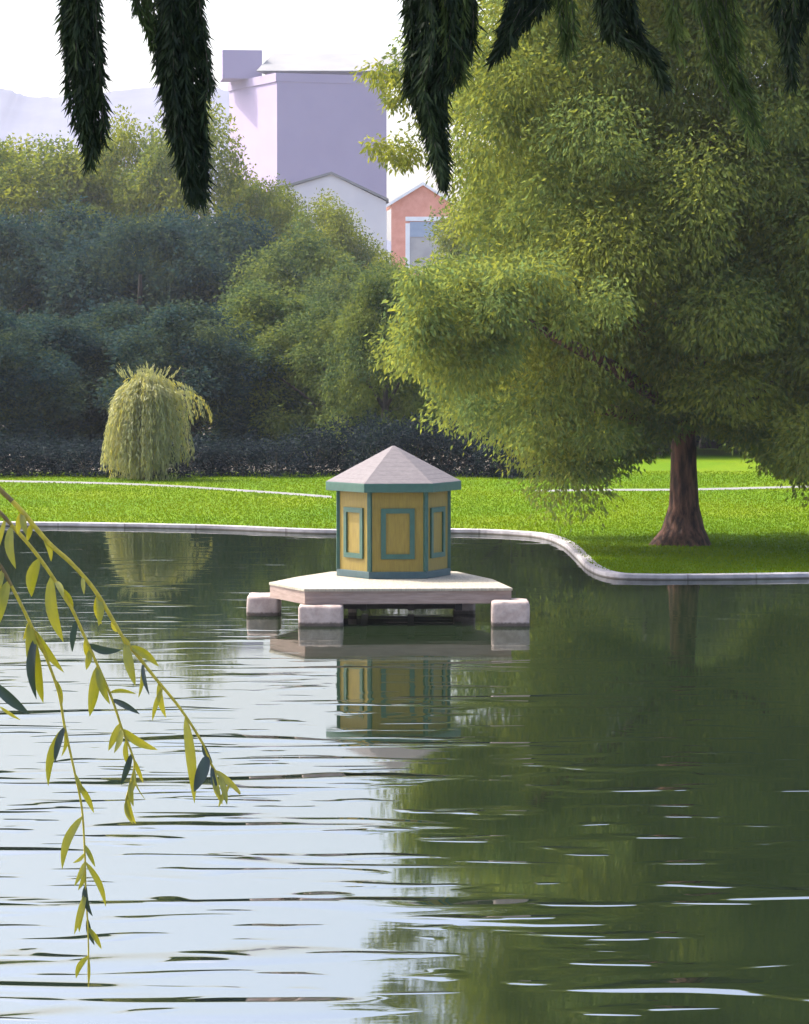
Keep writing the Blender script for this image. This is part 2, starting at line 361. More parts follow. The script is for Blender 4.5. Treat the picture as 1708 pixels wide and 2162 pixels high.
# --- the big tree on the right bank
TB = on(1444, 1150, GZ); TY = TB.y
def X_(px): return (px - CX) / F * TY - TB.x
def Z_(py): return at(CX, py, TY).z
big = thing('shade_tree', 'huge spreading green tree with a bare brown trunk on the right-hand lawn', 'tree', TB)
limbs = [(3.0, -5.5, 0.5, 1.6, .24), (3.2, 5.2, -.6, 2.2, .24), (3.8, -3.2, -3.0, 4.5, .22), (4.2, 3.5, 2.8, 5, .2), (5.5, -4, 1.5, 6.5, .2), (6, 4.5, -1.5, 6, .2), (7, -1, 3, 7, .18), (7.5, 1.5, -3, 7, .18), (3.6, -6.2, -9.5, 3.2, .24)]
tb = trunk_bm(11, .42, .16, (-.12, 0), 1.0, limbs, 18)
for v in tb.verts:                        # root flare
    if v.co.z < 1.6 and abs(v.co.x) < 1.2 and abs(v.co.y) < 1.2:
        k = 1 + 1.05 * math.exp(-max(v.co.z, 0) / .42); v.co.x *= k; v.co.y *= k
        if v.co.x < 0: v.co.x *= 1 + .25 * math.exp(-max(v.co.z, 0) / .3)
obj('trunk', tb, M['bark'], big, smooth=True)
prof = [(2.2, 6.4), (3.2, 7.2), (5, 7.5), (8, 7.6), (12, 7.5), (15, 7.4), (18, 6.9), (20.5, 4.8), (22.5, 1.8)]
def cut(x, y, z):
    if z < 4.0 and abs(x + .1) < 1.2 + (4.0 - z) * .9: return False      # arch that shows the trunk
    if z < 3.0 and not (-3.4 < x < -1.6 or x > 2.6): return False
    if x < -3.4 and z < 2.6 + (-3.4 - x) * .45: return False
    return True
cl = profile_clumps(prof, 520, .5, 1.5, .42, 1.0, .07, cut)
cl = [(a, b, c, d, random.uniform(.75, 1.6) if c > 6.5 else random.uniform(.55, .85), .25 + .5 * e) for a, b, c, d, q, e in cl]
def lim(py): return float(np.interp(py, [0, 60, 110, 230, 300, 360, 380, 530, 570, 620, 800, 1100], [990, 960, 855, 850, 862, 862, 960, 960, 900, 850, 845, 850]))
cl = [c for c in cl if 1444 + (c[0] - c[3] * 1.12) * F / TY > lim(HOR - (c[2] + GZ - CAMZ) * F / TY)]
for _ in range(120):                       # low front limb reaching towards the water on the left
    t_ = rng.random(); dy = -4.5 - 7.5 * t_; YY = TY + dy; px = 868 + 60 * (1 - t_) + abs(rng.normal(0, 130)); py = rng.uniform(575, 800 - 40 * t_ if px < 1060 else 700); p = at(px, py, YY); cl.append((p.x - TB.x, dy, p.z - GZ, rng.uniform(.35, .8), rng.uniform(.65, .95), .15 + .6 * rng.random()))
for _ in range(70):                       # inner foliage round the limbs
    a = rng.random() * 6.283; rr = rng.random() ** .5 * 4.6; cl.append((math.cos(a) * rr + .6, math.sin(a) * rr, rng.uniform(6, 18), 1.5, .9, rng.random()))
for px, py, r in ((850, 150, .7), (815, 165, .55), (785, 160, .4), (860, 205, .6), (830, 215, .4), (865, 320, .65), (825, 325, .5), (790, 318, .35), (850, 345, .45), (985, 480, .5), (960, 600, .7), (930, 660, .8), (900, 740, .9), (905, 250, .5), (890, 100, .7), (960, 60, .9)):
    cl.append((X_(px), random.uniform(-1.0, 1.0), Z_(py), r, .8, random.random() * .8 + .2))
for px, py, r in ((1230, 985, .38), (1275, 975, .45), (1320, 960, .4), (1360, 935, .45), (1400, 915, .4), (1560, 925, .5), (1625, 950, .5), (1690, 985, .5), (1500, 905, .4), (1250, 1000, .4), (1215, 985, .45), (1300, 975, .4), (1340, 955, .4), (1440, 885, .5), (1480, 870, .6), (1410, 880, .6), (1450, 840, .7), (1380, 890, .5), (1350, 900, .6), (1540, 900, .6), (1590, 915, .5), (1180, 950, .6), (1120, 915, .6), (1060, 880, .6), (1000, 850, .6), (940, 830, .6), (1500, 830, .7), (1400, 820, .7), (1320, 860, .7), (1330, 790, .8)):
    cl.append((X_(px), -1.9 + random.uniform(-.8, .8), Z_(py), r, .75, random.random() * .5))
obj_big = link_mesh('crown', crown_mesh('crown', cl, 1000, .175, .065, .8, .22, .26), M['leaf_big'], big)

# --- generic broad trees used in rows: three source meshes of each kind, copied
def broad_tree(name, H, rad, base, nclump, L, W, matl, label, cat='tree', loc=(0, 0, 0), group=None, per=60, cr=(.16, .30)):
    t = thing(name, label, cat, loc, random.random() * 6.28, group)
    obj('trunk', trunk_bm(H * .7, rad * .06 + .12, .08, (random.uniform(-.4, .4), 0), 1.5,
        [(H * .3, math.cos(a) * rad * .6, math.sin(a) * rad * .6, H * .25, .1 + rad * .01) for a in (0.3, 2.4, 4.5)], 10), M['bark_grey'], t, smooth=True)
    pr = [(base, rad * .72), (base + (H - base) * .2, rad * .96), (base + (H - base) * .45, rad), (base + (H - base) * .7, rad * .82), (base + (H - base) * .9, rad * .45), (H - rad * .12, rad * .12)]
    c = profile_clumps(pr, nclump, rad * cr[0], rad * cr[1], .55, .85, .10)
    link_mesh('crown', crown_mesh('crown', c, per, L, W, .5), matl, t)
    return t
def place(src, first, px, Y, H=None, srcH=1.0, rad=1.0, label=None, group=None):
    o = src if first else copy_tree(src)
    o.location = (at(px, HOR, Y).x, Y, GZ); s = H / srcH
    o.scale = (rad, rad, s); o.rotation_euler = (0, 0, random.random() * 6.28)
    if label: o['label'] = label
    if group: o['group'] = group
    elif 'group' in o: del o['group']
    return o
def topH(py, Y): return at(CX, py, Y).z - GZ

# far bright trees closing the lawn (about 330 m away)
far_src = [broad_tree('tree', 24, 9.5, 3, 130, .42, .20, M['leaf_far'], 'x', per=90) for _ in range(3)]
far = [(70, 282, 330, 10.5, 'broad yellow-green far tree under the narrow dark hanging strand at the left edge'),
       (255, 248, 335, 8.0, 'yellow-green far tree between the two hanging willow strands on the left'),
       (410, 215, 330, 8.6, 'tallest far domed tree, straight below the forked hanging willow strand'),
       (560, 370, 325, 6.2, 'far tree at the foot of the cream side of the lilac tower'),
       (690, 415, 320, 6.4, 'far tree in front of the pale grey gabled building'),
       (810, 545, 315, 5.0, 'far low tree at the foot of the salmon brick house'),
       (-160, 300, 330, 10, 'far yellow-green tree partly cut off by the left picture edge'),
       (1060, 330, 325, 8, 'far tree glimpsed through the left side of the huge shade tree'),
       (1230, 235, 330, 9, 'far tree standing behind the middle of the huge shade tree'),
       (1480, 225, 335, 10, 'far tree hidden behind the trunk side of the huge shade tree'),
       (1720, 230, 330, 10, 'far tree behind the right edge of the huge shade tree')]
for i, (px, py, Y, rad, lab) in enumerate(far):
    place(far_src[i % 3], i < 3, px, Y, topH(py, Y), 24, rad / 9.5, lab)
# shaded grove in two rows nearer to the lawn
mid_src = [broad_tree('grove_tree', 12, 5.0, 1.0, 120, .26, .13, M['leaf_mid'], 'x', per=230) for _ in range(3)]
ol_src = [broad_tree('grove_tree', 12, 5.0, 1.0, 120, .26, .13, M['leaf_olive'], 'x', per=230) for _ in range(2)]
g1 = 'dark blue-green trees of the shaded grove'
LAB1 = 'dark blue-green tree merging into the shaded grove behind the left half of the lawn'
rowB = [(-60, 440, 218, 6.6), (60, 445, 228, 6.6), (170, 435, 222, 6.8), (290, 445, 216, 6.4), (400, 440, 226, 6.4), (500, 450, 220, 6.2), (620, 500, 212, 5.6)]
rowA = [(-40, 640, 150, 4.2), (110, 655, 156, 4.2), (250, 640, 160, 4.3), (400, 630, 152, 4.4), (545, 600, 158, 4.4), (665, 610, 150, 4.0)]
k = 0
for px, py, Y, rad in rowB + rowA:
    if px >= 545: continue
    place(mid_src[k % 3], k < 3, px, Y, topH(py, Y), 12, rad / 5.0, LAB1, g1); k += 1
place(ol_src[0], True, 620, 212, topH(490, 212), 12, 5.4 / 5.0, 'olive green tree below the gabled building, rear one of the grove')
place(ol_src[1], True, 560, 158, topH(600, 158), 12, 4.2 / 5.0, 'greener tree at the edge of the shaded grove, left of the duck house roof')
place(ol_src[0], False, 675, 152, topH(640, 152), 12, 3.6 / 5.0, 'low olive tree directly left of the duck house roof point')
place(ol_src[1], False, 815, 141, topH(565, 141), 12, 2.9 / 5.0, 'rounded dark green tree rising straight behind the duck house roof')
place(ol_src[0], False, 735, 205, topH(560, 205), 12, 4.6 / 5.0, 'olive green tree between the shaded grove and the rounded tree behind the duck house')
LAB2 = 'dark tree standing behind the huge shade tree on the right side of the lawn'
for px, py, Y, rad in ((965, 610, 165, 4.6), (1090, 480, 160, 4.8), (1230, 430, 165, 4.8), (1370, 420, 160, 4.8), (1500, 420, 168, 4.8), (1640, 420, 160, 4.8), (1770, 420, 165, 4.8)):
    place(ol_src[k % 2], False, px, Y, topH(py, Y), 12, rad / 5.0, LAB2, 'trees behind the huge shade tree'); k += 1
# low shrubs at the back edge of the lawn, under-tree shade put into their colour
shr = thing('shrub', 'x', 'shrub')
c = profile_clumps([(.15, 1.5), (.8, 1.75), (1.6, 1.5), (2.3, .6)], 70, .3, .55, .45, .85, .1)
link_mesh('foliage', crown_mesh('foliage', c, 190, .17, .075, .3), M['leaf_shade'], shr)
bm = bmesh.new()
for a in range(6): tube(bm, [(0, 0, -.05), (math.cos(a) * .3, math.sin(a) * .3, .7), (math.cos(a) * .8, math.sin(a) * .8, 1.5)], [.05, .035, .015], 6)
obj('stem', bm, M['bark_grey'], shr)
gs = 'dark shrubs along the back edge of the lawn'
i = 0
for px, top_ in [(-30, 925), (40, 925), (115, 925), (180, 925), (440, 925), (510, 925), (585, 925), (655, 905), (725, 890), (800, 880), (870, 885), (940, 890), (1005, 905), (1065, 925), (1120, 945), (1170, 965), (1205, 980), (250, 925), (320, 925), (385, 925)]:
    Y = random.uniform(134, 137.5)
    o = shr if i == 0 else copy_tree(shr)
    o.location = (at(px, HOR, Y).x, Y, GZ); s = (topH(top_, Y)) / 2.35; o.scale = (1.15, .9, s); o.rotation_euler = (0, 0, random.random() * 6)
    if 430 < px < 1210 and px > 600: o['label'] = 'leafy shrub coloured near-black for the shade under the trees, behind the duck house and beside it'
    elif px < 200: o['label'] = 'leafy shrub coloured near-black for the shade under the trees, left of the small pale willow'
    elif px > 430: o['label'] = 'leafy shrub coloured near-black for the shade under the trees, just right of the small pale willow'
    else: o['label'] = 'leafy shrub coloured near-black for the shade under the trees, hidden behind the small pale willow'
    o['group'] = ['dark shrubs behind the duck house', 'dark shrubs left of the willow', 'dark shrubs right of the willow', 'dark shrubs behind the willow'][(0 if px > 600 else 1 if px < 200 else 2 if px > 430 else 3)]
    i += 1

for px, Y, h_ in ((1120, 171, 3.0), (1240, 172, 3.4), (1350, 170, 3.2), (1470, 172, 3.6), (1580, 171, 3.2), (1690, 172, 3.5)):
    o = copy_tree(shr); o.location = (at(px, HOR, Y).x, Y, GZ); o.scale = (1.9, .9, h_ / 2.35); o.rotation_euler = (0, 0, random.uniform(-.3, .3))
    o['label'] = 'dark shrub seen under the low edge of the huge shade tree'; o['group'] = 'dark shrubs beyond the huge shade tree'
# --- small pale weeping willow at the back of the lawn
WB = on(312, 1012, GZ)
wt = thing('weeping_willow', 'small pale yellow-green weeping willow with hair-like branches at the back of the left lawn', 'tree', WB)
H = topH(785, WB.y); obj('trunk', trunk_bm(H * .85, .16, .07, (.1, 0), 1.5, [(H * .55, .8, 0, .9, .06), (H * .55, -.8, .2, .8, .06), (H * .6, .1, -.7, .8, .05)], 10), M['bark_grey'], wt, smooth=True)
Ps, Ds, Ls, Ws, Ts = [], [], [], [], []
lobes = [(rng.uniform(0, 6.283), rng.uniform(.25, .55), rng.uniform(-.1, .7)) for _ in range(9)]
for s in range(600):
    la, lw, lh = lobes[rng.integers(9)]; a = la + rng.normal(0, lw); rr = 1.9 * rng.random() ** .55
    x0, y0 = math.cos(a) * rr * .55, math.sin(a) * rr * .55; zt = H * (.97 - .17 * (rr / 1.9) ** 2) + rng.normal(0, .10) + .12 * math.sin(3 * la)
    ln = max(.5, zt - lh * (rr > .8) - abs(rng.normal(0, .35)) - .05) if rng.random() < .8 else rng.uniform(.6, 2.4); n = int(ln * 24); tt = rng.random(n)
    out = 1 + (.62 + rng.normal(0, .10)) * np.sqrt(tt) + .10 * tt; px_ = x0 * out + .035 * rng.normal(size=n); py_ = y0 * out + .035 * rng.normal(size=n)
    if x0 > .55 and rng.random() < .25: px_ = px_ + .75 * np.sin(np.minimum(tt * 2.2, 1) * 1.57); ln *= .45
    P = np.stack([px_, py_, zt - ln * tt ** 1.1 + .12 * np.sin(np.minimum(tt * 8, 3.14))], 1)
    D = np.stack([x0 * .6 * (1 - tt) + rng.normal(0, .2, n), y0 * .6 * (1 - tt) + rng.normal(0, .2, n), -.4 - tt], 1)
    Ps.append(P); Ds.append(D); Ls.append(rng.uniform(.12, .28, n)); Ws.append(rng.uniform(.025, .045, n)); Ts.append(np.full(n, rng.random() * .9) + rng.normal(0, .12, n))
for s in range(60):                       # upright wisps on top
    a = rng.random() * 6.283; rr = 1.1 * rng.random(); n = 14; tt = rng.random(n)
    P = np.stack([math.cos(a) * rr * (1 + .3 * tt), math.sin(a) * rr * (1 + .3 * tt), H * .93 + tt * rng.uniform(.1, .6)], 1)
    Ps.append(P); Ds.append(np.tile([[math.cos(a) * .6, math.sin(a) * .6, 1.0]], (n, 1)) + rng.normal(0, .2, (n, 3))); Ls.append(rng.uniform(.1, .22, n)); Ws.append(rng.uniform(.02, .04, n)); Ts.append(rng.random(n) * .6)
link_mesh('crown', leaves_mesh('crown', np.concatenate(Ps), np.concatenate(Ds), np.concatenate(Ls), np.concatenate(Ws), np.concatenate(Ts)), M['leaf_willow'], wt)

# ------------------------------------------------------------------ duck house on its floating platform
DZ = 0.74                                  # top of the deck
deck_px = [(568, 1229), (642, 1243), (1082, 1241), (1040, 1222), (965, 1206), (840, 1200), (700, 1206), (628, 1217)]
dp = [on(x, y, DZ) for x, y in deck_px]
cen = sum(dp, Vector()) / len(dp)
pl = thing('floating_platform', 'low wooden platform carried above the pond on pale concrete blocks', 'platform', (cen.x, cen.y, 0))
loc = [(p.x - cen.x, p.y - cen.y) for p in dp]
bm = bmesh.new(); prism(bm, loc, DZ - .055, DZ, .008)
obj('deck', bm, M['deck'], pl)
bm = bmesh.new(); prism(bm, [(x * .992, y * .985) for x, y in loc], DZ - .32, DZ - .058, .006); obj('fascia', bm, M['deck_edge'], pl)
bm = bmesh.new()
for fx in (-1.55, -.5, .5, 1.5): box(bm, (fx + .1, .1, .29), (.14, 3.2, .24))
for fy in (-1.0, 1.1): box(bm, (.05, fy, .26), (3.2, .16, .18))
obj('underframe', bm, M['frame_shade'], pl)
def block(px0, px1, pyb, depth, h, extra=0):
    a, b = on(px0, pyb, 0), on(px1, pyb, 0); bm = bmesh.new()
    box(bm, ((a.x + b.x) / 2 - cen.x, a.y + depth / 2 - cen.y, h / 2 - .15), (b.x - a.x, depth, h + .3), 0, .07)
    bmesh.ops.subdivide_edges(bm, edges=[e for e in bm.edges if e.calc_length() > .25], cuts=3, use_grid_fill=True)
    for v in bm.verts: v.co += Vector((random.uniform(-1, 1), random.uniform(-1, 1), random.uniform(-1, 1))) * .009
    return obj('float', bm, M['float'], pl, smooth=True)
block(521, 590, 1300, 1.1, .415)
block(630, 724, 1322, 1.0, .417)
block(1038, 1118, 1322, 1.0, .50)
block(958, 1004, 1296, 1.0, .416)
block(735, 752, 1300, .9, .414)

HB = on(828, 1222, DZ); HR = 1.19
HC = Vector((on(831, 1216, DZ).x, HB.y + HR * .92, DZ))
hut = thing('duck_house', 'mustard yellow six-sided duck house with teal trim and a pinkish grey pointed roof', 'duck house', HC)
ang = [R(-25 + 60 * k) for k in range(6)]
def hexp(r): return [(r * math.sin(a), -r * math.cos(a)) for a in ang]
WZ0, WZ1 = .0, 1.87
bm = bmesh.new(); prism(bm, hexp(HR), .0, WZ1); obj('wall', bm, M['wall'], hut)
for k in range(6):
    x, y = hexp(HR + .004)[k]; bm = bmesh.new(); box(bm, (x, y, (WZ1 + .15) / 2), (.085, .085, WZ1 - .16), ang[k], .006)
    obj('corner_post', bm, M['trim'], hut)
bm = bmesh.new(); prism(bm, hexp(HR + .05), .003, .15, .008); obj('base_trim', bm, M['trim_base'], hut)
for k in range(6):                         # framed panel on every side
    a, b = hexp(HR)[k], hexp(HR)[(k + 1) % 6]; a, b = Vector((*a, 0)), Vector((*b, 0))
    u = (b - a).normalized(); nrm = Vector((u.y, -u.x, 0)); mid = (a + b) / 2; rz = math.atan2(u.y, u.x)
    w2, z0, z1, th = .36, .42, 1.50, .105
    bm = bmesh.new()
    for (dx, zc, sx_, sz_) in ((-w2 + th / 2, (z0 + z1) / 2, th, z1 - z0), (w2 - th / 2, (z0 + z1) / 2, th, z1 - z0), (0, z0 + th / 2, 2 * w2 - 2 * th, th), (0, z1 - th / 2, 2 * w2 - 2 * th, th)):
        p = mid + u * dx + nrm * .012; box(bm, (p.x, p.y, zc), (sx_, .05, sz_), rz)
    obj('panel_frame', bm, M['trim'], hut)
RR = 1.47
bm = bmesh.new(); prism(bm, hexp(RR), WZ1 - .02, WZ1 + .17, .015); obj('eave_trim', bm, M['trim'], hut)
bm = bmesh.new(); ra = [R(-25 + 60 * k) for k in range(6)]; z0 = WZ1 + .172; apex = z0 + .76
rings = []
for s in range(9):                         # shingle courses: every course steps out over the one below
    t = s / 9; t2 = (s + 1) / 9
    for (tt, dz) in ((t, .012), (t2, .010)):
        r = (RR - .01) * (1 - tt) + .03 * tt
        rings.append([bm.verts.new((r * math.sin(q), -r * math.cos(q), z0 + (apex - z0) * tt + dz - .01)) for q in ra])
base = [bm.verts.new((x, y, z0)) for x, y in hexp(RR - .01)]
rings = [base] + rings
for r1, r2 in zip(rings, rings[1:]):
    for k in range(6): bm.faces.new((r1[k], r1[(k+1) % 6], r2[(k+1) % 6], r2[k]))
bm.faces.new(list(reversed(base))); bm.faces.new(rings[-1])
obj('roof', bm, M['roof'], hut)

# ------------------------------------------------------------------ far buildings
Yt = 1000.0; ZB = GZ
def rbox(bm, corner, rz, w, d, z0, z1):
    ca, sa = math.cos(rz), math.sin(rz)
    P = [(corner[0], corner[1]), (corner[0] + w * ca, corner[1] + w * sa), (corner[0] + w * ca - d * sa, corner[1] + w * sa + d * ca), (corner[0] - d * sa, corner[1] + d * ca)]
    prism(bm, P, z0, z1)
th = R(22); px_m = Yt / F
C = at(585, 300, Yt); Wd = 223 * px_m / math.cos(th) * 1.03; Dp = 115 * px_m / math.sin(th)
tw = thing('tower', 'tall lilac office tower with a cream sunlit side, far beyond the trees', 'building', (C.x, C.y, ZB))
zt = at(585, 172, Yt).z - ZB
bm = bmesh.new(); rbox(bm, (0, 0), th, Wd, Dp, 0, zt); obj('wall', bm, M['tower'], tw)
bm = bmesh.new(); rbox(bm, (-.3, -.3), th, Wd + .6, Dp + .6, zt + .01, zt + 2.6); obj('parapet', bm, M['tower'], tw)
z2 = at(585, 108, Yt).z - ZB
bm = bmesh.new(); q = at(470, 130, Yt + 22); rbox(bm, (q.x - C.x, 22), R(6), 85 * px_m, 16, zt + 2.62, at(468, 105, Yt + 22).z - ZB); obj('stair_block', bm, M['tower'], tw)
# penthouse with a low pale roof sloping to the front
l, r_ = at(560, 130, Yt + 14).x - C.x, at(850, 130, Yt + 14).x - C.x
bm = bmesh.new(); box(bm, ((l + r_) / 2, 26, (zt + 2.62 + zt + 4) / 2), (r_ - l - 1, 20, 1.37)); obj('penthouse', bm, M['tower'], tw)
bm = bmesh.new(); za, zb_ = zt + 4.2, at(560, 112, Yt + 38).z - ZB
v = [bm.verts.new(p) for p in ((l - 2.6, 12, za), (r_, 12, za), (r_, 38, zb_), (l + 1.5, 38, zb_), (l - 2.6, 12, za - .2), (r_, 12, za - .2), (r_, 38, za - .2), (l + 1.5, 38, za - .2))]
for f in ((0, 1, 2, 3), (4, 7, 6, 5), (0, 4, 5, 1), (1, 5, 6, 2), (2, 6, 7, 3), (3, 7, 4, 0)): bm.faces.new([v[i] for i in f])
obj('roof', bm, M['tower_roof'], tw)

Yg = 640.0; pg = Yg / F; A = at(588, 402, Yg); B = at(815, 425, Yg); P = at(700, 368, Yg)
gb = thing('gabled_building', 'long pale grey building with a low gable in front of the lilac tower', 'building', ((A.x + B.x) / 2, Yg, ZB))
ox = (A.x + B.x) / 2
bm = bmesh.new(); f = []
for y in (0, 18): f.append([bm.verts.new(p) for p in ((A.x - ox, y, 0), (B.x - ox, y, 0), (B.x - ox, y, B.z - ZB), (P.x - ox, y, P.z - ZB), (A.x - ox, y, A.z - ZB))])
bm.faces.new(f[0]); bm.faces.new(list(reversed(f[1])))
for k in range(5): bm.faces.new((f[0][(k+1) % 5], f[0][k], f[1][k], f[1][(k+1) % 5]))
obj('wall', bm, M['pale_wall'], gb)
bm = bmesh.new()
for a_, b_ in ((A, P), (P, B)):
    dx = .5 if a_ is A else 0; dx2 = .5 if b_ is B else 0
    q = [(a_.x - ox - dx, a_.z - ZB + .02), (b_.x - ox + dx2, b_.z - ZB + .02)]
    vv = [bm.verts.new((x, y, z + h)) for y in (-.5, 18.5) for h in (0, .5) for x, z in q]
    for fc in ((0, 1, 3, 2), (4, 6, 7, 5), (2, 3, 7, 6), (0, 4, 5, 1), (0, 2, 6, 4), (1, 5, 7, 3)): bm.faces.new([vv[i] for i in fc])
obj('roof', bm, M['tower_roof'], gb)

Yh = 420.0; hx0, hx1 = at(826, 430, Yh).x, at(956, 430, Yh).x; ap = at(893, 391, Yh); ze = at(826, 432, Yh).z
hh = thing('brick_house', 'salmon brick house with a white-edged pointed gable beside the huge shade tree', 'house', (ap.x, Yh, ZB))
bm = bmesh.new(); f = []
for y in (0, 12): f.append([bm.verts.new(p) for p in ((hx0 - ap.x, y, 0), (hx1 - ap.x, y, 0), (hx1 - ap.x, y, ze - ZB), (0, y, ap.z - ZB), (hx0 - ap.x, y, ze - ZB))])
bm.faces.new(f[0]); bm.faces.new(list(reversed(f[1])))
for k in range(5): bm.faces.new((f[0][(k+1) % 5], f[0][k], f[1][k], f[1][(k+1) % 5]))
obj('wall', bm, M['brick'], hh)
bm = bmesh.new()
for sgn, hx in ((-1, hx0), (1, hx1)):
    ex = hx - ap.x; dz = (ap.z - ze); q = [(0, ap.z - ZB + .02), (ex * 1.16, ze - ZB - dz * .16 + .02)]
    vv = [bm.verts.new((x, y, z + h)) for y in (-.5, 12.5) for h in (0, .38) for x, z in q]
    for fc in ((0, 1, 3, 2), (4, 6, 7, 5), (2, 3, 7, 6), (0, 4, 5, 1), (0, 2, 6, 4), (1, 5, 7, 3)): bm.faces.new([vv[i] for i in fc])
obj('roof', bm, M['white'], hh)
wx0, wx1 = at(856, 460, Yh).x - ap.x, at(950, 460, Yh).x - ap.x; wz0, wz1 = at(856, 575, Yh).z - ZB, at(856, 462, Yh).z - ZB
bm = bmesh.new(); fw = .55
for (c_, s_) in ((((wx0 + wx1) / 2, -.05, wz1), (wx1 - wx0, .3, fw)), ((wx0 + fw / 2, -.05, (wz0 + wz1 - fw) / 2), (fw, .3, wz1 - wz0 - fw)), ((wx1 - fw / 2, -.05, (wz0 + wz1 - fw) / 2), (fw, .3, wz1 - wz0 - fw))): box(bm, c_, s_)
wf = obj('window', bm, M['white'], hh)
bm = bmesh.new(); box(bm, ((wx0 + wx1) / 2, -.06, wz1 - fw / 2 - 1.05), (wx1 - wx0 - 2 * fw - .02, .2, 1.9)); obj('shutter', bm, M['bluegrey'], wf)
bm = bmesh.new(); box(bm, ((wx0 + wx1) / 2, -.02, (wz0 + wz1 - fw / 2 - 2.02) / 2), (wx1 - wx0 - 2 * fw - .02, .1, wz1 - fw / 2 - 2.02 - wz0)); obj('pane', bm, M['glass'], wf)

# ------------------------------------------------------------------ overhanging willow: dark strands at the top of the frame
Yw = 14.0
wl = thing('willow_tree', 'dark overhanging willow whose leafy strands hang into the top of the view', 'tree', (-6.2, 15.0, .5))
O = Vector((-6.2, 15.0, .5))
bm = trunk_bm(8.5, .42, .22, (.8, 0), 1.7, [(7.2, 4.5, 1.2, 2.2, .2), (8.0, 7.5, -.8, 2.0, .2), (8.3, 3, 2.6, 2.4, .14), (6.5, -3, 1, 3, .14), (8, 9.6, .2, 1.5, .16)], 14)
obj('trunk', bm, M['bark_grey'], wl, smooth=True)
shade_clumps = []  # unseen crown above the frame, added to keep sun off the strands
for _ in range(190):
    a = rng.random() * 6.283; rr = rng.random() ** .5
    shade_clumps.append((3.8 + math.cos(a) * rr * 6.2, 1.6 + math.sin(a) * rr * 2.6, 10.0 + rng.uniform(-.9, 1.4), rng.uniform(.5, .9), .7, rng.random() * .7))
link_mesh('crown', crown_mesh('crown', shade_clumps, 260, .16, .06, .8), M['leaf_hang'], wl)
def strand(rows, dens=1.0, tint=.4, Y=Yw, lab=None, mat='leaf_hang'):
    """rows: (y, x_left, x_right) of the strand on the picture grid, top to tip."""
    rows = [(-230, rows[0][1] - (rows[1][1] - rows[0][1]) * .3, rows[0][2] - (rows[1][2] - rows[0][2]) * .3)] + rows
    ys = np.array([r[0] if r[0] <= 0 else r[0] * .955 for r in rows], float); pxm = Y / F
    xl_ = [r[1] + .09 * (r[2] - r[1]) for r in rows]; xr_ = [r[2] - .09 * (r[2] - r[1]) for r in rows]
    wmean = np.mean(np.array(xr_[:-1]) - np.array(xl_[:-1])); K = int(max(6, wmean / 4.0) * min(1.3, max(.8, dens)))
    Ps, Ds, Ls, Ws, Ts = [], [], [], [], []; bm = bmesh.new(); c, s_ = math.cos(PITCH), math.sin(PITCH)
    def P3(x, y, dep):
        a = (x - CX) / F; b = -(y - CY) / F; tt = (Y + dep) / (c + b * s_)
        return np.stack([a * tt, np.zeros_like(tt) + Y + dep, CAMZ + (-s_ + b * c) * tt], -1) - np.array(O)
    for k_ in range(K):
        u = -1.02 + 2.04 * (k_ + rng.random()) / K; dep = rng.normal(0, .5) * wmean * pxm * .5
        yend = ys[-1] - (ys[-1] - 0) * (abs(rng.normal(0, .30)) + .12 * abs(u)) if k_ % 5 != K // 2 % 5 else ys[-1] - 12 * rng.random()
        yy = np.linspace(ys[0], max(yend, 20), 40); ph = rng.random() * 6.28
        hw = (np.interp(yy, ys, xr_) - np.interp(yy, ys, xl_)) / 2
        xx = (np.interp(yy, ys, xl_) + np.interp(yy, ys, xr_)) / 2 + u * hw + 2.5 * np.sin(yy * .035 + ph)
        line = P3(xx, yy, np.full(40, dep)); tang = np.gradient(line, axis=0)
        tube(bm, [tuple(line[0] + np.array([0, .25, 2.2]))] + [tuple(p) for p in line[::3]], [.006] + [.0035 - .0024 * q / 14 for q in range(len(line[::3]))], 4)
        n = int((yy[-1] - yy[0]) * .62 * dens); q = rng.random(n) * 39; i_ = q.astype(int); fr = (q - i_)[:, None]
        base = line[i_] * (1 - fr) + line[np.minimum(i_ + 1, 39)] * fr
        D = unit(tang[i_]) + rng.normal(0, .36, (n, 3)) * np.array([1, .9, .4]) + np.array([u * .22, 0, 0])
        Ps.append(base + rng.normal(0, .004, (n, 3))); Ds.append(D); Ls.append(rng.uniform(.038, .085, n)); Ws.append(rng.uniform(.007, .0125, n)); Ts.append(np.clip(rng.normal(tint + rng.normal(0, .15), .2, n), 0, 1))
    me = leaves_mesh('hanging_branch', np.concatenate(Ps), np.concatenate(Ds), np.concatenate(Ls), np.concatenate(Ws), np.concatenate(Ts))
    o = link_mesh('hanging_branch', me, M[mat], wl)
    obj('twig', bm, M['bark_grey'], o)
    if lab: o['label'] = lab
    return o
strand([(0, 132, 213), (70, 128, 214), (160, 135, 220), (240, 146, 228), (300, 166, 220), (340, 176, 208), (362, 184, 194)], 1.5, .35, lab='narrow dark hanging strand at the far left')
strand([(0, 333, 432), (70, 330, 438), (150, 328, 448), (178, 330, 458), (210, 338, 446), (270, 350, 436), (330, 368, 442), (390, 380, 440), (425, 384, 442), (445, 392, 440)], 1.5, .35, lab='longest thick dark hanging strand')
strand([(0, 280, 330), (40, 290, 332), (80, 308, 338), (120, 320, 350), (170, 330, 362)], .9, .4, mat='leaf_hang_green')
strand([(0, 846, 1012), (60, 848, 1014), (110, 848, 1012), (160, 850, 985), (190, 852, 960), (220, 868, 944), (270, 888, 940), (330, 912, 938), (380, 925, 942), (410, 930, 944)], 1.35, .3, lab='broad dark hanging clump tapering to a point in front of the lilac tower')
strand([(80, 925, 985), (120, 935, 985), (170, 945, 985), (195, 955, 975)], .8, .5, mat='leaf_hang_green')
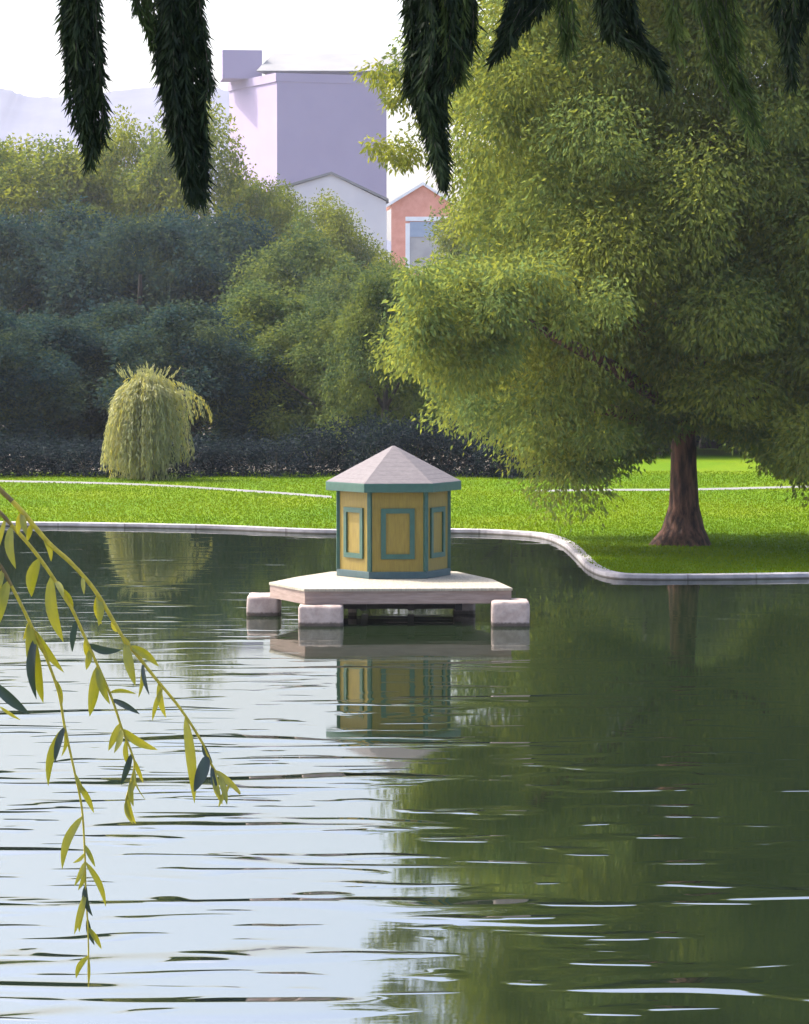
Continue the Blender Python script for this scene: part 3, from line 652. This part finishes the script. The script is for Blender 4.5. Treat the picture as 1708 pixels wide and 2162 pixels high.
strand([(0, 1075, 1165), (30, 1065, 1140), (60, 1058, 1105), (95, 1048, 1080), (132, 1038, 1046)], 1.3, .2)
strand([(0, 1172, 1215), (50, 1176, 1216), (90, 1180, 1212), (130, 1190, 1204), (150, 1194, 1200)], .8, .45, mat='leaf_hang_green')
strand([(0, 1250, 1345), (40, 1255, 1352), (75, 1262, 1365), (100, 1310, 1378), (130, 1362, 1392), (165, 1384, 1404), (190, 1398, 1408)], 1.1, .3)
strand([(0, 1460, 1540), (60, 1475, 1545), (110, 1490, 1552), (170, 1515, 1572), (230, 1545, 1592), (290, 1580, 1612), (320, 1600, 1618)], .7, .35, mat='leaf_hang_green')
strand([(0, 1520, 1562), (50, 1535, 1565), (100, 1550, 1562), (125, 1556, 1560)], .6, .6, mat='leaf_hang_green')
strand([(0, 1400, 1440), (60, 1408, 1446), (130, 1428, 1450)], .5, .7, mat='leaf_hang_green')
strand([(0, 1630, 1720), (45, 1632, 1712), (80, 1650, 1690), (120, 1660, 1676), (150, 1666, 1674), (190, 1664, 1672)], 1.0, .25)

# ------------------------------------------------------------------ bright willow shoots at the left, close to the camera
Yb = 9.0
def cp(u, v): return (u * .5154, 996.3 + v * .5154)
nw = thing('willow_sapling', 'nearest willow with three long yellow-green shoots drooping over the water at the left', 'tree', (-3.9, 8.6, .5))
O2 = Vector((-3.9, 8.6, .5))
bm = trunk_bm(6.2, .20, .06, (.5, 0), 1.6, [(4.6, 1.6, .1, 1.3, .05), (5.2, 1.5, .5, 1.1, .045), (5.6, -1.2, .6, 1.5, .05)], 12)
obj('trunk', bm, M['bark_grey'], nw, smooth=True)
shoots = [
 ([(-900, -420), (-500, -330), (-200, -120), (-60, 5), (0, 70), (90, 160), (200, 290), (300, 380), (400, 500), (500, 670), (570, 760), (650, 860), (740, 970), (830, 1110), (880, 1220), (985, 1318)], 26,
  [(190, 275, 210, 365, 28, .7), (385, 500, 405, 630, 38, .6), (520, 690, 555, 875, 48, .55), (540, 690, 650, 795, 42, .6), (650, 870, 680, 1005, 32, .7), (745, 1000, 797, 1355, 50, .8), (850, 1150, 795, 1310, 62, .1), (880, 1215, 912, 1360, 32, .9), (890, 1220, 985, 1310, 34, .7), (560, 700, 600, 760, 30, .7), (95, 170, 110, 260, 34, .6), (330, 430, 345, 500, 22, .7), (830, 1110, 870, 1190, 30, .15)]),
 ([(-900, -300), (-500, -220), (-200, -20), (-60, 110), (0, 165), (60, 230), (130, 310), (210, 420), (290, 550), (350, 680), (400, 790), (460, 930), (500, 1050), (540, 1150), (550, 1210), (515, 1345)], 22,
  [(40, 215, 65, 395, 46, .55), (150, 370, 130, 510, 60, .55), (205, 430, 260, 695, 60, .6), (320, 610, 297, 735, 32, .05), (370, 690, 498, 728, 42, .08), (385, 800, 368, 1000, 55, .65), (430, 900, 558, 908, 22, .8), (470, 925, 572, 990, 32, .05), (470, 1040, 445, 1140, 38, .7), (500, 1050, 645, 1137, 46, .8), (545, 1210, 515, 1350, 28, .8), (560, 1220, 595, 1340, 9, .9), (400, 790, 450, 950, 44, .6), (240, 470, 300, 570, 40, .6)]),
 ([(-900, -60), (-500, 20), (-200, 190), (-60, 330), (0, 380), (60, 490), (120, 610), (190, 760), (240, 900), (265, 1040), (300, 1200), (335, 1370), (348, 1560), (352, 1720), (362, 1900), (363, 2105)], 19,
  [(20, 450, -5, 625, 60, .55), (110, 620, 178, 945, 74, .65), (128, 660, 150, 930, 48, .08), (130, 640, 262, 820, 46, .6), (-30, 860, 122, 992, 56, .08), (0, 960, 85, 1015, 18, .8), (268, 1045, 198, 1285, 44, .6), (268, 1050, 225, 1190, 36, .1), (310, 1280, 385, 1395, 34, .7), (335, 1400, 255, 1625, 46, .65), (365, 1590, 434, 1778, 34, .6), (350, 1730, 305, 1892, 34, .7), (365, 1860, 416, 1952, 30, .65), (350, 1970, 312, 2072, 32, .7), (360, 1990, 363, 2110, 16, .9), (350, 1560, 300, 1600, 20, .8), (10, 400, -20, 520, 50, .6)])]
leafk = .5154 * Yb / F
for si, (line, w0, lv) in enumerate(shoots):
    for _ in range(11):                    # small side leaves at the nodes
        k = random.randrange(4, len(line) - 1); t = random.random(); u = line[k][0] * (1 - t) + line[k+1][0] * t; v = line[k][1] * (1 - t) + line[k+1][1] * t
        lv = lv + [(u, v, u + random.choice((-1, 1)) * random.uniform(8, 45), v + random.uniform(60, 150), random.uniform(22, 34), random.choice((.55, .65, .75, .85, .85, .1)))]
    Y0 = Yb + si * .25 - .2
    P3 = [at(*cp(u, v), Y0) - O2 for u, v in line]
    P3[0] = Vector((.5 * .8 + 1.0, 0.3, 5.6)) if False else P3[0]
    sm = smooth_line(P3, 5); n = len(sm); bm = bmesh.new()
    rad = [w0 * leafk * .5 * (1 - .68 * i / n) for i in range(n)]
    tube(bm, sm, rad, 8, .10)
    st = obj('shoot', bm, [M['stem'], M['stem_old']], nw, smooth=True)
    for poly in st.data.polygons:
        if st.data.vertices[poly.vertices[0]].co.x < (at(*cp(40, 0), Y0) - O2).x: poly.material_index = 1
    bm = bmesh.new(); lay = bm.faces.layers.float.new('tint')
    for (u0, v0, u1, v1, wd, tn) in lv:   # lance-shaped leaves, folded along the midrib and curled
        a = at(*cp(u0, v0), Y0) - O2
        near = min(sm, key=lambda p: (p - a).length)
        if (near - a).length < .06: a = near.copy()
        b = at(*cp(u1, v1), Y0 + random.uniform(-.03, .03)) - O2
        d = b - a; Ln = d.length; dn = d / Ln; fwd = Vector((random.uniform(-.25, .25), -1, random.uniform(-.2, .2)))
        sd_ = dn.cross(fwd).normalized(); nn = sd_.cross(dn).normalized(); wd = wd * leafk * .46; bend = random.uniform(-.10, .10) * Ln
        prev = None
        for k in range(9):
            t = k / 8; hwid = wd * (math.sin(math.pi * min(t * .92 + .06, 1)) ** .8) * (1 - .25 * t) if 0 < k < 8 else .0006
            c0 = a + d * t + sd_ * bend * math.sin(math.pi * t) + nn * math.sin(math.pi * t) * Ln * .05
            row = (bm.verts.new(c0 + sd_ * hwid + nn * hwid * .35), bm.verts.new(c0), bm.verts.new(c0 - sd_ * hwid + nn * hwid * .35))
            if prev:
                for q in (0, 1):
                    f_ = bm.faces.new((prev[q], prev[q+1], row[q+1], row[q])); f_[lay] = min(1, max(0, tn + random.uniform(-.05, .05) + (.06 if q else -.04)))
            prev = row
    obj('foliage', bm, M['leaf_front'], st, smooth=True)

# ------------------------------------------------------------------ air
HAZE = 0.00010
if HAZE:
    bm = bmesh.new(); box(bm, (0, 1950, 150), (5600, 4200, 304)); t = NT('haze_air')
    pv = t.add('ShaderNodeVolumePrincipled'); pv.inputs['Density'].default_value = HAZE; pv.inputs['Color'].default_value = (.86, .89, 1.0, 1)
    t.l(pv.outputs[0], t.out.inputs['Volume']); hz = obj('haze', bm, t.m); tag(hz, 'thin pale haze over the far hills and buildings', 'haze', kind='stuff')
